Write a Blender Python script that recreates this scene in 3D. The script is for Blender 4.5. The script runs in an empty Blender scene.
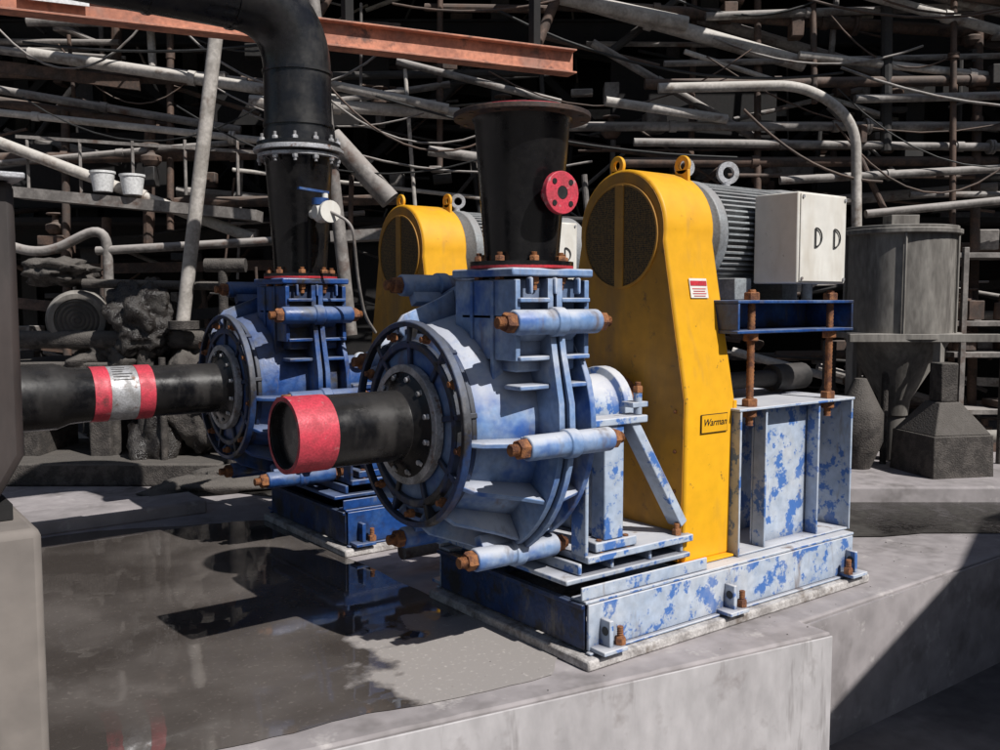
import bpy, bmesh, math, random
from mathutils import Vector, Matrix, noise
random.seed(11)
S=bpy.context.scene
S.view_settings.view_transform='Standard'
S.view_settings.look='None'
S.view_settings.exposure=0
COL=S.collection
# ---------------------------------------------------------------- materials
def mat(name,c1,c2=None,scale=6,rough=.6,rough2=None,metal=0,bump=.15,lo=.42,hi=.6,dust=None,dustamt=.0,c3=None,c3lo=.58,c3hi=.62,c3scale=20,spec=.5,stretch=(1,1,1),spk=(.78,1.15),ao=None,c4=None,c4scale=5,c4lo=.6,c4hi=.75,c4stretch=(1,1,1)):
    m=bpy.data.materials.new(name); m.use_nodes=True
    nt=m.node_tree; N=nt.nodes; L=nt.links
    b=N['Principled BSDF']; b.inputs['Metallic'].default_value=metal
    b.inputs['Specular IOR Level'].default_value=spec
    c2=c2 or tuple(x*.7 for x in c1)
    tc=N.new('ShaderNodeTexCoord'); mp=N.new('ShaderNodeMapping'); mp.inputs['Scale'].default_value=stretch
    L.new(tc.outputs['Object'],mp.inputs['Vector'])
    n=N.new('ShaderNodeTexNoise'); n.inputs['Scale'].default_value=scale; n.inputs['Detail'].default_value=5; n.inputs['Roughness'].default_value=.65
    L.new(mp.outputs['Vector'],n.inputs['Vector'])
    r=N.new('ShaderNodeMapRange'); r.inputs['From Min'].default_value=lo; r.inputs['From Max'].default_value=hi
    L.new(n.outputs['Fac'],r.inputs['Value'])
    mx=N.new('ShaderNodeMix'); mx.data_type='RGBA'
    mx.inputs['A'].default_value=(*c1,1); mx.inputs['B'].default_value=(*c2,1)
    L.new(r.outputs['Result'],mx.inputs['Factor'])
    col=mx.outputs['Result']
    n2=N.new('ShaderNodeTexNoise'); n2.inputs['Scale'].default_value=scale*9; n2.inputs['Detail'].default_value=3
    L.new(mp.outputs['Vector'],n2.inputs['Vector'])
    r2=N.new('ShaderNodeMapRange'); r2.inputs['From Min'].default_value=.3; r2.inputs['From Max'].default_value=.7
    r2.inputs['To Min'].default_value=spk[0]; r2.inputs['To Max'].default_value=spk[1]
    L.new(n2.outputs['Fac'],r2.inputs['Value'])
    mm=N.new('ShaderNodeVectorMath'); mm.operation='SCALE'
    L.new(col,mm.inputs[0]); L.new(r2.outputs['Result'],mm.inputs['Scale']); col=mm.outputs['Vector']
    def over(col,c,sc,lo_,hi_,st=(1,1,1)):
        m_=N.new('ShaderNodeMapping'); m_.inputs['Scale'].default_value=st; m_.inputs['Location'].default_value=(3.1*sc,1.7,.9)
        L.new(tc.outputs['Object'],m_.inputs['Vector'])
        n4=N.new('ShaderNodeTexNoise'); n4.inputs['Scale'].default_value=sc; n4.inputs['Detail'].default_value=4; n4.inputs['Roughness'].default_value=.7
        L.new(m_.outputs['Vector'],n4.inputs['Vector'])
        r4=N.new('ShaderNodeMapRange'); r4.inputs['From Min'].default_value=lo_; r4.inputs['From Max'].default_value=hi_
        L.new(n4.outputs['Fac'],r4.inputs['Value'])
        m4=N.new('ShaderNodeMix'); m4.data_type='RGBA'; m4.inputs['B'].default_value=(*c,1)
        L.new(col,m4.inputs['A']); L.new(r4.outputs['Result'],m4.inputs['Factor']); return m4.outputs['Result']
    if c3: col=over(col,c3,c3scale,c3lo,c3hi)
    if dust:
        g=N.new('ShaderNodeNewGeometry'); sx=N.new('ShaderNodeSeparateXYZ'); L.new(g.outputs['Normal'],sx.inputs[0])
        ad=N.new('ShaderNodeMath'); ad.operation='MULTIPLY_ADD'; ad.inputs[1].default_value=.55
        L.new(sx.outputs['Z'],ad.inputs[0]); L.new(n.outputs['Fac'],ad.inputs[2])
        r3=N.new('ShaderNodeMapRange'); r3.inputs['From Min'].default_value=.55; r3.inputs['From Max'].default_value=.9; r3.inputs['To Max'].default_value=dustamt
        L.new(ad.outputs[0],r3.inputs['Value'])
        m2=N.new('ShaderNodeMix'); m2.data_type='RGBA'; m2.inputs['B'].default_value=(*dust,1)
        L.new(col,m2.inputs['A']); L.new(r3.outputs['Result'],m2.inputs['Factor']); col=m2.outputs['Result']
    if c4: col=over(col,c4,c4scale,c4lo,c4hi,c4stretch)
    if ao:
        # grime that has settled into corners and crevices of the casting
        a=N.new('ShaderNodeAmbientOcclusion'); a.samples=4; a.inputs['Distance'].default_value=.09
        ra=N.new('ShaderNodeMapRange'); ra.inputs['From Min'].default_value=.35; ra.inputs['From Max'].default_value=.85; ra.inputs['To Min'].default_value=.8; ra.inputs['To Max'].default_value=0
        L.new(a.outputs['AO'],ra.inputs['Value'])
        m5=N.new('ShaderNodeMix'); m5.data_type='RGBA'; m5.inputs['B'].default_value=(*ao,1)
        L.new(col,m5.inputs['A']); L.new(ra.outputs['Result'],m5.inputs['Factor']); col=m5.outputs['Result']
    L.new(col,b.inputs['Base Color'])
    rr=N.new('ShaderNodeMapRange'); rr.inputs['To Min'].default_value=rough; rr.inputs['To Max'].default_value=rough2 if rough2 is not None else min(1,rough+.2)
    L.new(r.outputs['Result'],rr.inputs['Value']); L.new(rr.outputs['Result'],b.inputs['Roughness'])
    if bump:
        bp=N.new('ShaderNodeBump'); bp.inputs['Strength'].default_value=bump; bp.inputs['Distance'].default_value=.01
        L.new(n2.outputs['Fac'],bp.inputs['Height']); L.new(bp.outputs['Normal'],b.inputs['Normal'])
    return m
DUST=(.34,.32,.31)
M=dict(
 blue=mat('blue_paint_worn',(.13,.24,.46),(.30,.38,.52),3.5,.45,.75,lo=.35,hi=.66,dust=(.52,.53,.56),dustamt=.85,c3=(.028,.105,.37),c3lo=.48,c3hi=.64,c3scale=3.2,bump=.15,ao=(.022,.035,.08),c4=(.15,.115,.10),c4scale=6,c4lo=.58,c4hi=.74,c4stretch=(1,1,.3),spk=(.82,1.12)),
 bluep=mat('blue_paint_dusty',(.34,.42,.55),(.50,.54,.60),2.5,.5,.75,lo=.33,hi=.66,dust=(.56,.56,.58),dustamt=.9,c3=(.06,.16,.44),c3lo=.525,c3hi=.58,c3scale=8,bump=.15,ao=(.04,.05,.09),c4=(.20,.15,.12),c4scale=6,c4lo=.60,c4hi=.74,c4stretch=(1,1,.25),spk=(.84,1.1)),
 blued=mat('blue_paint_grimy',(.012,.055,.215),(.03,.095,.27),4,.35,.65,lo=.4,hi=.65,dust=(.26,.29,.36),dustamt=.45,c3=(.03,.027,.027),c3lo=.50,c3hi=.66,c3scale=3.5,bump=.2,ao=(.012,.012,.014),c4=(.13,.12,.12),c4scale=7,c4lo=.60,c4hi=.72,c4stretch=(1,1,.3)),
 blue_grimy_shaded=mat('blue_paint_grimy_shaded',(.008,.03,.115),(.022,.05,.13),4,.35,.7,lo=.4,hi=.65,dust=(.16,.18,.23),dustamt=.5,c3=(.022,.02,.02),c3lo=.46,c3hi=.60,c3scale=5,bump=.3,ao=(.008,.008,.009),c4=(.12,.115,.12),c4scale=8,c4lo=.58,c4hi=.70,c4stretch=(1,1,.4)),  # grimy blue, darkened further so shade on the front faces is painted in
 yellow=mat('yellow_paint',(.80,.41,.014),(.70,.335,.012),1.6,.42,.6,lo=.38,hi=.8,bump=.03,spk=(.93,1.05),c3=(.18,.09,.035),c3lo=.655,c3hi=.73,c3scale=18,c4=(.40,.235,.07),c4scale=3.4,c4lo=.53,c4hi=.80,c4stretch=(1,1,.18)),
 yellow_worn_shaded=mat('yellow_paint_grimy_shaded',(.54,.25,.016),(.38,.17,.017),1.8,.5,.7,lo=.38,hi=.7,bump=.05,spk=(.9,1.08),c3=(.09,.05,.03),c3lo=.60,c3hi=.74,c3scale=11,c4=(.20,.115,.045),c4scale=2.8,c4lo=.47,c4hi=.74,c4stretch=(1,1,.2)),  # grimy yellow, darkened further to paint in shade on the guard's front
 rubber=mat('black_rubber',(.006,.006,.007),(.012,.011,.011),5,.2,.4,bump=.05,dust=(.05,.047,.045),dustamt=.4,spec=.4,c4=(.05,.046,.044),c4scale=3,c4lo=.56,c4hi=.75,c4stretch=(1,1,.3)),
 hdpe=mat('black_poly_pipe',(.010,.010,.012),(.02,.019,.019),4,.24,.42,bump=.04,dust=(.07,.066,.062),dustamt=.6,spec=.45,c4=(.04,.037,.035),c4scale=4,c4lo=.58,c4hi=.75,c4stretch=(1,1,.3)),
 red=mat('red_paint',(.50,.03,.045),(.35,.03,.04),9,.4,.6),
 pink=mat('red_dusty_paint',(.58,.05,.08),(.42,.04,.06),12,.45,.65,c3=(.45,.22,.22),c3lo=.6,c3hi=.7,c3scale=18,c4=(.10,.035,.035),c4scale=7,c4lo=.60,c4hi=.72),
 rust=mat('rusty_steel',(.31,.125,.045),(.12,.05,.03),22,.75,.9,bump=.4),
 rustd=mat('dark_rust',(.035,.024,.022),(.10,.058,.04),7,.65,.9,bump=.2),
 galv=mat('galvanised_steel',(.46,.46,.48),(.26,.255,.255),11,.4,.6,metal=.3,c4=(.16,.09,.06),c4scale=12,c4lo=.6,c4hi=.7),
 motor=mat('motor_grey_paint',(.27,.29,.30),(.18,.19,.20),8,.45,.6,dust=DUST,dustamt=.5),
 box=mat('terminal_box_paint',(.72,.70,.65),(.62,.59,.54),2,.4,.6,lo=.4,hi=.8,spk=(.95,1.03),bump=.03,c3=(.30,.24,.19),c3lo=.68,c3hi=.75,c3scale=20,c4=(.48,.42,.34),c4scale=3,c4lo=.52,c4hi=.8,c4stretch=(1,1,.3)),
 conc=mat('concrete',(.35,.32,.325),(.26,.238,.24),.8,.8,.92,bump=.35,lo=.35,hi=.7,c3=(.12,.108,.104),c3lo=.52,c3hi=.74,c3scale=1.9,spk=(.82,1.12),c4=(.44,.41,.40),c4scale=6,c4lo=.60,c4hi=.72),
 concl=mat('concrete_face',(.46,.44,.445),(.36,.34,.345),1.4,.85,.95,bump=.3,lo=.35,hi=.7,stretch=(1,1,.5),c3=(.22,.195,.19),c3lo=.56,c3hi=.8,c3scale=4,spk=(.86,1.1),c4=(.15,.135,.13),c4scale=6,c4lo=.58,c4hi=.74,c4stretch=(1,1,.15)),
 grout=mat('grout',(.50,.475,.46),(.27,.25,.24),9,.85,.95,bump=.4,c4=(.13,.10,.08),c4scale=6,c4lo=.55,c4hi=.7),
 ground=mat('ground_dirt',(.17,.155,.15),(.10,.09,.09),.9,.85,.95,bump=.4),
 darkfloor=mat('dark_glossy_floor',(.022,.02,.019),(.06,.055,.05),2.5,.12,.7,bump=.4),
 pipeg=mat('dusty_pipe',(.24,.22,.205),(.10,.09,.084),4,.6,.85,bump=0,dust=(.40,.37,.35),dustamt=.8,c3=(.09,.05,.036),c3lo=.54,c3hi=.70,c3scale=4),
 pipel=mat('pale_pipe',(.47,.435,.40),(.28,.255,.23),4,.6,.85,bump=0,dust=(.56,.53,.49),dustamt=.8,c3=(.13,.085,.06),c3lo=.56,c3hi=.72,c3scale=4),
 piped=mat('dark_pipe',(.018,.017,.017),(.04,.036,.034),5,.6,.85,bump=0,dust=(.10,.09,.085),dustamt=.5),
 pipeb=mat('brown_pipe',(.11,.068,.05),(.05,.037,.032),6,.7,.9,bump=0,dust=(.20,.165,.145),dustamt=.6),
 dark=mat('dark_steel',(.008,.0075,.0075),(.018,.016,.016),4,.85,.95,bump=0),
 orange=mat('orange_primer',(.56,.22,.13),(.34,.14,.095),3,.6,.8,dust=(.48,.38,.32),dustamt=.6,c3=(.12,.06,.045),c3lo=.57,c3hi=.7,c3scale=5),
 mud=mat('dried_mud',(.075,.065,.058),(.03,.026,.024),9,.75,.95,bump=1.0,dust=(.16,.145,.13),dustamt=.5),
 mudwet=mat('wet_mud',(.018,.015,.014),(.045,.04,.036),10,.2,.6,bump=1.0),
 gritm=mat('grit_stone',(.22,.205,.20),(.14,.13,.125),9,.8,.95,bump=0),
 tankg=mat('dusty_tank',(.22,.205,.185),(.11,.10,.09),3,.7,.9,dust=(.32,.30,.275),dustamt=.9,stretch=(1,1,.3),c4=(.05,.042,.038),c4scale=4,c4lo=.52,c4hi=.72,c4stretch=(1,1,.2)),
 brown=mat('brown_steel_plate',(.05,.038,.035),(.024,.02,.019),3,.5,.8,stretch=(1,1,.3)),
 pier=mat('pier_concrete',(.22,.192,.17),(.15,.133,.122),1.5,.8,.9,lo=.35,hi=.7,spk=(.9,1.08),c4=(.09,.075,.067),c4scale=4,c4lo=.53,c4hi=.75,c4stretch=(1,1,.25)),
 white=mat('white_plastic',(.72,.72,.72),(.6,.6,.6),5,.5,.6),
 black=mat('black_paint',(.01,.01,.01),(.02,.02,.02),5,.5,.6),
)
def meshmat():
    m=bpy.data.materials.new('expanded_mesh_screen'); m.use_nodes=True
    nt=m.node_tree;N=nt.nodes;L=nt.links;b=N['Principled BSDF']
    tc=N.new('ShaderNodeTexCoord'); v=N.new('ShaderNodeTexVoronoi'); v.inputs['Scale'].default_value=95; v.inputs['Randomness'].default_value=.25
    L.new(tc.outputs['Object'],v.inputs['Vector'])
    r=N.new('ShaderNodeMapRange'); r.inputs['From Min'].default_value=.4; r.inputs['From Max'].default_value=.6
    L.new(v.outputs['Distance'],r.inputs['Value'])
    mx=N.new('ShaderNodeMix');mx.data_type='RGBA';mx.inputs['A'].default_value=(.012,.009,.006,1);mx.inputs['B'].default_value=(.15,.085,.02,1)
    L.new(r.outputs['Result'],mx.inputs['Factor']);L.new(mx.outputs['Result'],b.inputs['Base Color']);b.inputs['Roughness'].default_value=.7
    return m
M['screen']=meshmat()
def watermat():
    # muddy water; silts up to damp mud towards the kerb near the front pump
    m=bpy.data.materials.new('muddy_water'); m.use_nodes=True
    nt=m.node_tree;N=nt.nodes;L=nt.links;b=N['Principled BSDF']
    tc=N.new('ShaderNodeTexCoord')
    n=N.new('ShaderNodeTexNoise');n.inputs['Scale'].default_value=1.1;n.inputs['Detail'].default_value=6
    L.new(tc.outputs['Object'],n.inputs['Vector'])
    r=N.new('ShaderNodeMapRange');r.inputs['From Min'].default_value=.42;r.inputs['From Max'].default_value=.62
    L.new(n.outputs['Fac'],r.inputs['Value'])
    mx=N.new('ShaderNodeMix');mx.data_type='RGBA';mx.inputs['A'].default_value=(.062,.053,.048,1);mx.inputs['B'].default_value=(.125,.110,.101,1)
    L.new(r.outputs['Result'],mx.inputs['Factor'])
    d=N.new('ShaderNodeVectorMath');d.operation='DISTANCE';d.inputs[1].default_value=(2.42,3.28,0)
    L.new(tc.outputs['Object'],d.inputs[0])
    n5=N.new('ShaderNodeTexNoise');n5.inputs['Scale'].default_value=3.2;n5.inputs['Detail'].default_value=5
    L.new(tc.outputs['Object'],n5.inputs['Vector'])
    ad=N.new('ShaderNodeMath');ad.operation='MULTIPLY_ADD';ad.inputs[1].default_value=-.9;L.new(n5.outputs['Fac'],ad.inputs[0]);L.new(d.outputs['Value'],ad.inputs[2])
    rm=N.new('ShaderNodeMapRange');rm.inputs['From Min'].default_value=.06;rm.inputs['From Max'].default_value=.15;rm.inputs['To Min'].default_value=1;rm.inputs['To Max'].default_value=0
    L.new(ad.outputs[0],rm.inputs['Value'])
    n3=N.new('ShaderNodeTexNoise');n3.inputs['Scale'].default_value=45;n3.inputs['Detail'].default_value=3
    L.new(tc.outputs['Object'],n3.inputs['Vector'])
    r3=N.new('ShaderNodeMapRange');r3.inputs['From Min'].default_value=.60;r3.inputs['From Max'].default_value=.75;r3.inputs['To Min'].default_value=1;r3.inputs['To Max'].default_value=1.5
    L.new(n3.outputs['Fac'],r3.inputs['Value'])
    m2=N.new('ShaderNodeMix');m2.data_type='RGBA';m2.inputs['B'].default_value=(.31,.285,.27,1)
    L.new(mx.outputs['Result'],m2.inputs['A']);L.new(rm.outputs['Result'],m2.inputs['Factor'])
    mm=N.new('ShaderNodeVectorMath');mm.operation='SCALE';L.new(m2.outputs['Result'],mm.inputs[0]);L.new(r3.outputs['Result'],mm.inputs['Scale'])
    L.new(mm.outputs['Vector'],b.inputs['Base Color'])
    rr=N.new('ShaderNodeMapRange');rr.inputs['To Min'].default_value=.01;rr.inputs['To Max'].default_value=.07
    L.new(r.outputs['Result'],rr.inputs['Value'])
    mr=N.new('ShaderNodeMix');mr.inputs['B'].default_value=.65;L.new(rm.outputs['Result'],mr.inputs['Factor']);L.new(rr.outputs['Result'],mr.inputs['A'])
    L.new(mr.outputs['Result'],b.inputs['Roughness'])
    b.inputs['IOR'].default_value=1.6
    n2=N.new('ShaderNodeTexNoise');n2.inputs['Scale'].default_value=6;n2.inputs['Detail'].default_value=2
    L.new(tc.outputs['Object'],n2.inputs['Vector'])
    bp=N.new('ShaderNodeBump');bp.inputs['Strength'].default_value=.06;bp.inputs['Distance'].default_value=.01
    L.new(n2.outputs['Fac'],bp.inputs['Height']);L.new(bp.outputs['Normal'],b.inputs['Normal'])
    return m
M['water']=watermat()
# ---------------------------------------------------------------- mesh builder
def basis(a):
    a=Vector(a).normalized()
    t=Vector((0,0,1)) if abs(a.z)<.9 else Vector((1,0,0))
    u=a.cross(t).normalized(); v=a.cross(u).normalized()
    return a,u,v
class MB:
    def __init__(s): s.v=[];s.f=[]
    def lathe(s,o,ax,prof,seg=32,cap=True,ph=0):
        a,u,v=basis(ax);o=Vector(o);b=len(s.v)
        for t,r in prof:
            for i in range(seg):
                an=2*math.pi*i/seg+ph
                s.v.append(o+a*t+(u*math.cos(an)+v*math.sin(an))*max(r,1e-4))
        for k in range(len(prof)-1):
            for i in range(seg):
                j=(i+1)%seg
                s.f.append((b+k*seg+i,b+k*seg+j,b+(k+1)*seg+j,b+(k+1)*seg+i))
        if cap:
            s.f.append(tuple(b+i for i in range(seg)))
            e=b+(len(prof)-1)*seg
            s.f.append(tuple(e+i for i in range(seg)))
        return s
    def cyl(s,p1,p2,r,r2=None,seg=16):
        p1=Vector(p1);p2=Vector(p2);d=p2-p1
        return s.lathe(p1,d,[(0,r),(d.length,r if r2 is None else r2)],seg)
    def ring(s,o,ax,t,ro,ri,seg=40):
        return s.lathe(o,ax,[(0,ri),(0,ro),(t,ro),(t,ri),(0,ri)],seg,cap=False)
    def box(s,c,d,rot=None):
        c=Vector(c);b=len(s.v)
        for x in(-.5,.5):
            for y in(-.5,.5):
                for z in(-.5,.5):
                    p=Vector((x*d[0],y*d[1],z*d[2]))
                    if rot is not None:p=rot@p
                    s.v.append(c+p)
        for f in((0,1,3,2),(4,6,7,5),(0,4,5,1),(2,3,7,6),(0,2,6,4),(1,5,7,3)): s.f.append(tuple(b+i for i in f))
        return s
    def bb(s,x0,x1,y0,y1,z0,z1): return s.box(((x0+x1)/2,(y0+y1)/2,(z0+z1)/2),(abs(x1-x0),abs(y1-y0),abs(z1-z0)))
    def prism(s,pts,fn,a,b_):
        b=len(s.v);n=len(pts)
        for k in(a,b_):
            for p in pts:s.v.append(Vector(fn(p[0],p[1],k)))
        for i in range(n):
            j=(i+1)%n;s.f.append((b+i,b+j,b+n+j,b+n+i))
        s.f.append(tuple(range(b,b+n)));s.f.append(tuple(range(b+n,b+2*n)))
        return s
    def sheet(s,pts,z):
        b=len(s.v)
        for p in pts:s.v.append(Vector((p[0],p[1],z)))
        s.f.append(tuple(range(b,b+len(pts))));return s
    def beam(s,p1,p2,w,h):
        p1=Vector(p1);p2=Vector(p2);a=(p2-p1);l=a.length;a.normalize()
        up=Vector((0,0,1)) if abs(a.z)<.95 else Vector((1,0,0))
        y=up.cross(a).normalized();z=a.cross(y)
        R=Matrix((a,y,z)).transposed()
        return s.box((p1+p2)/2,(l,w,h),R)
    def ibeam(s,p1,p2,w,h,t=.012):
        p1=Vector(p1);p2=Vector(p2);a=(p2-p1);l=a.length;a.normalize()
        up=Vector((0,0,1)) if abs(a.z)<.95 else Vector((.6,.8,0))
        y=up.cross(a).normalized();z=a.cross(y)
        R=Matrix((a,y,z)).transposed();c=(p1+p2)/2
        s.box(c,(l,t,h-2*t),R);s.box(c+z*(h-t)/2,(l,w,t),R);s.box(c-z*(h-t)/2,(l,w,t),R)
        return s
    def bolt(s,o,ax,r=.03,l=.05,stick=.05):
        s.lathe(o,ax,[(0,r),(l*.8,r),(l,r*.85)],6,ph=random.uniform(0,1))
        a=Vector(ax).normalized();o=Vector(o)+a*l
        pr=[];n=5
        for i in range(n):
            pr+=[(i*stick/n,r*.6),((i+.5)*stick/n,r*.5)]
        s.lathe(o,ax,pr,10)
        return s
    def rod(s,p1,p2,r,pitch=.02,seg=12):
        p1=Vector(p1);p2=Vector(p2);L=(p2-p1).length;n=int(L/pitch);pr=[]
        for i in range(n):pr+=[(i*L/n,r),((i+.5)*L/n,r*.85)]
        s.lathe(p1,p2-p1,pr,seg)
        return s
    def done(s,name,m,parent=None,bevel=0,ang=35):
        me=bpy.data.meshes.new(name);me.from_pydata([tuple(x) for x in s.v],[],s.f)
        bm=bmesh.new();bm.from_mesh(me);bmesh.ops.recalc_face_normals(bm,faces=bm.faces);bm.to_mesh(me);bm.free()
        for p in me.polygons:p.use_smooth=True
        me.set_sharp_from_angle(angle=math.radians(ang))
        ob=bpy.data.objects.new(name,me);COL.objects.link(ob);me.materials.append(M[m])
        if parent:ob.parent=parent
        if bevel:
            bv=ob.modifiers.new('bevel','BEVEL');bv.width=bevel;bv.segments=2;bv.limit_method='ANGLE';bv.angle_limit=math.radians(40)
        return ob
def empty(name,loc=(0,0,0)):
    e=bpy.data.objects.new(name,None);e.empty_display_size=.2;e.location=loc;COL.objects.link(e);return e
def fillet(pts,rad,n=8):
    pts=[Vector(p) for p in pts];out=[pts[0]]
    for i in range(1,len(pts)-1):
        a,b,c=pts[i-1],pts[i],pts[i+1];d1=(a-b);d2=(c-b);r=min(rad,d1.length*.49,d2.length*.49)
        s=b+d1.normalized()*r;e=b+d2.normalized()*r
        for k in range(n+1):
            t=k/n;out.append(s*(1-t)**2+b*2*t*(1-t)+e*t*t)
    out.append(pts[-1]);return out
def tube(name,pts,r,m,parent=None,rad=.2,res=6,n=8):
    cu=bpy.data.curves.new(name,'CURVE');cu.dimensions='3D';cu.bevel_depth=r;cu.bevel_resolution=res;cu.use_fill_caps=True
    P=fillet(pts,rad,n) if len(pts)>2 else [Vector(p) for p in pts]
    sp=cu.splines.new('POLY');sp.points.add(len(P)-1)
    for i,p in enumerate(P):sp.points[i].co=(*p,1)
    sp.use_smooth=True
    ob=bpy.data.objects.new(name,cu);COL.objects.link(ob);cu.materials.append(M[m])
    if parent:ob.parent=parent
    return ob
def text(name,body,loc,size,rotm,m,parent=None):
    cu=bpy.data.curves.new(name,'FONT');cu.body=body;cu.size=size;cu.align_x='CENTER';cu.align_y='CENTER';cu.extrude=.0008;cu.shear=.3
    ob=bpy.data.objects.new(name,cu);COL.objects.link(ob);cu.materials.append(M[m])
    ob.matrix_world=Matrix.Translation(loc)@rotm.to_4x4()
    if parent:ob.parent=parent
    return ob
def W(r,d,z):return Vector((.7986*r+.6018*d,-.6018*r+.7986*d,z))
YZ=lambda y,z,x:(x,y,z)
Xax=(1,0,0)
RnegY=Matrix(((1,0,0),(0,0,-1),(0,1,0)))
# ---------------------------------------------------------------- pump
def outline(R,g,top):
    a0=math.degrees(math.acos((-.13+g)/R))
    pts=[(-.13+g,top),(-.13+g,R*math.sin(math.radians(a0)))]
    n=44
    for i in range(1,n+1):
        a=math.radians(a0-(a0+180)*i/n);pts.append((R*math.cos(a),R*math.sin(a)))
    pts+=[(-R+.005,.12),(-.56-g,.33),(-.53-g,.5),(-.53-g,top)]
    return pts
def radial(mb,ang,poly,t,zc,yc=0):
    c,s=math.cos(ang),math.sin(ang);b=len(mb.v);n=len(poly)
    for k in(-t/2,t/2):
        for x,r in poly:mb.v.append(Vector((x,yc+c*r-s*k,zc+s*r+c*k)))
    for i in range(n):
        j=(i+1)%n;mb.f.append((b+i,b+j,b+n+j,b+n+i))
    mb.f.append(tuple(range(b,b+n)));mb.f.append(tuple(range(b+n,b+2*n)))
def pump(oy,second):
    bl='blued' if second else 'blue';fr='blue_grimy_shaded'  # front cover colour has its shade painted in
    E=empty('slurry_pump',(0,3.53+oy,0));zc=1.05
    fn=lambda y,z,x:(x,y,zc+z)
    c=MB().lathe((0,0,zc),Xax,[(2.17,.36),(2.20,.42),(2.30,.45),(2.50,.50),(2.72,.50),(2.76,.46),(2.78,.3)],56)
    c.bb(2.37,2.69,-.50,-.16,zc+.25,zc+.64)
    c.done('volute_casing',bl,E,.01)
    c=MB()
    c.prism(outline(.63,.02,.64),fn,2.495,2.525);c.prism(outline(.65,.03,.64),fn,2.535,2.565)
    c.done('casing_flanges',bl,E,.005)
    c=MB()
    c.ring((2.70,0,zc),Xax,.03,.60,.45,60)
    c.bb(2.33,2.355,-.545,-.11,zc+.3,zc+.635)
    c.bb(2.705,2.73,-.545,-.11,zc+.3,zc+.635)
    c.done('casing_rims',bl,E,.004)
    c=MB().lathe((2.135,0,zc),Xax,[(0,.435),(0,.458),(.035,.464),(.035,.435),(0,.435)],60,cap=False);c.done('cover_rim','blue_grimy_shaded',E,.004)
    c=MB()
    for a in range(-175,100,25):
        radial(c,math.radians(a),[(2.165,.425),(2.165,.462),(2.2,.50),(2.40,.575),(2.497,.62),(2.497,.42),(2.2,.38)],.024,zc)
        radial(c,math.radians(a),[(2.563,.42),(2.563,.63),(2.71,.59),(2.71,.42)],.022,zc)
    for z in(.18,.30,.42,.54):
        c.bb(2.34,2.497,-.565,-.45,zc+z,zc+z+.02);c.bb(2.563,2.72,-.565,-.45,zc+z,zc+z+.02)
    for y in(-.40,-.25):
        c.bb(2.32,2.38,y,y+.02,zc+.2,zc+.63)
    c.bb(2.33,2.38,-.50,-.16,zc+.47,zc+.49)
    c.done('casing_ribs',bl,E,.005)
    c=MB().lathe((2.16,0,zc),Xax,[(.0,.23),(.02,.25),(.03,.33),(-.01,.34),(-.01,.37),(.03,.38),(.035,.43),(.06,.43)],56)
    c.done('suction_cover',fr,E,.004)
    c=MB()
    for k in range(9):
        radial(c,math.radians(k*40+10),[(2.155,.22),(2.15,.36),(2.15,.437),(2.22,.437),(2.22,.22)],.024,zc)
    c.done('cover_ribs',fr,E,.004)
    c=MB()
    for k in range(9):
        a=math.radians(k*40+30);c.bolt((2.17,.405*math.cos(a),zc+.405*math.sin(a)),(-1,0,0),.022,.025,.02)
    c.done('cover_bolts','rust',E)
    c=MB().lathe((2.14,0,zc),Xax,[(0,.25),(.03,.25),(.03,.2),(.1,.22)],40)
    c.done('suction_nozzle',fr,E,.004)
    lug=MB();nut=MB()
    for (y,z) in((-.575,.46),(-.66,-.04),(-.30,-.575),(.30,-.60),(.62,-.22),(.63,.24),(.30,.62)):
        o=(2.29,y,zc+z)
        lug.lathe(o,Xax,[(0,.046),(.01,.052),(.2,.052),(.205,.062),(.26,.062),(.265,.052),(.45,.052),(.46,.046)],20)
        ang=math.atan2(z,y);n=Vector((0,y,z)).normalized()
        lug.box((2.50,y-n.y*.05,zc+z-n.z*.05),(.32,.10,.05),Matrix.Rotation(ang,3,'X'))
        nut.bolt((2.292,y,zc+z),(-1,0,0),.043,.045,.04)
        nut.bolt((2.748,y,zc+z),(1,0,0),.043,.045,.03)
    lug.done('bolt_lugs',bl,E,.004);nut.done('lug_bolts','rust',E)
    c=MB();ny=-.33
    c.box((2.53,ny,1.715),(.44,.44,.035))
    for dx in(-.13,.0,.13):
        c.box((2.53+dx,-.545,1.66),(.016,.04,.07))
    c.done('discharge_flange',bl,E,.012)
    c=MB().lathe((2.53,ny,1.734),(0,0,1),[(0,.225),(.012,.225)],40);c.done('gasket','red',E)
    nut=MB()
    for k in range(8):
        a=math.radians(k*45+22.5);p=(2.53+.19*math.cos(a),ny+.19*math.sin(a))
        nut.bolt((p[0],p[1],1.698),(0,0,-1),.022,.03,.03)
        nut.bolt((p[0],p[1],1.765),(0,0,1),.022,.022,.015)
    nut.done('discharge_bolts','rust',E)
    top=2.40 if not second else 2.50
    r2=.205
    c=MB().lathe((2.53,ny,0),(0,0,1),[(1.746,.225),(1.764,.225),(1.766,.16),(1.80,.163),(top-.05,r2),(top-.03,r2+.012)],48)
    c.done('discharge_cone','rubber',E)
    rf=.295 if not second else .25
    c=MB().lathe((2.53,ny,top-.03),(0,0,1),[(0,rf),(.022,rf)],56);c.done('cone_flange','rustd' if not second else 'galv',E,.003)
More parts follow.
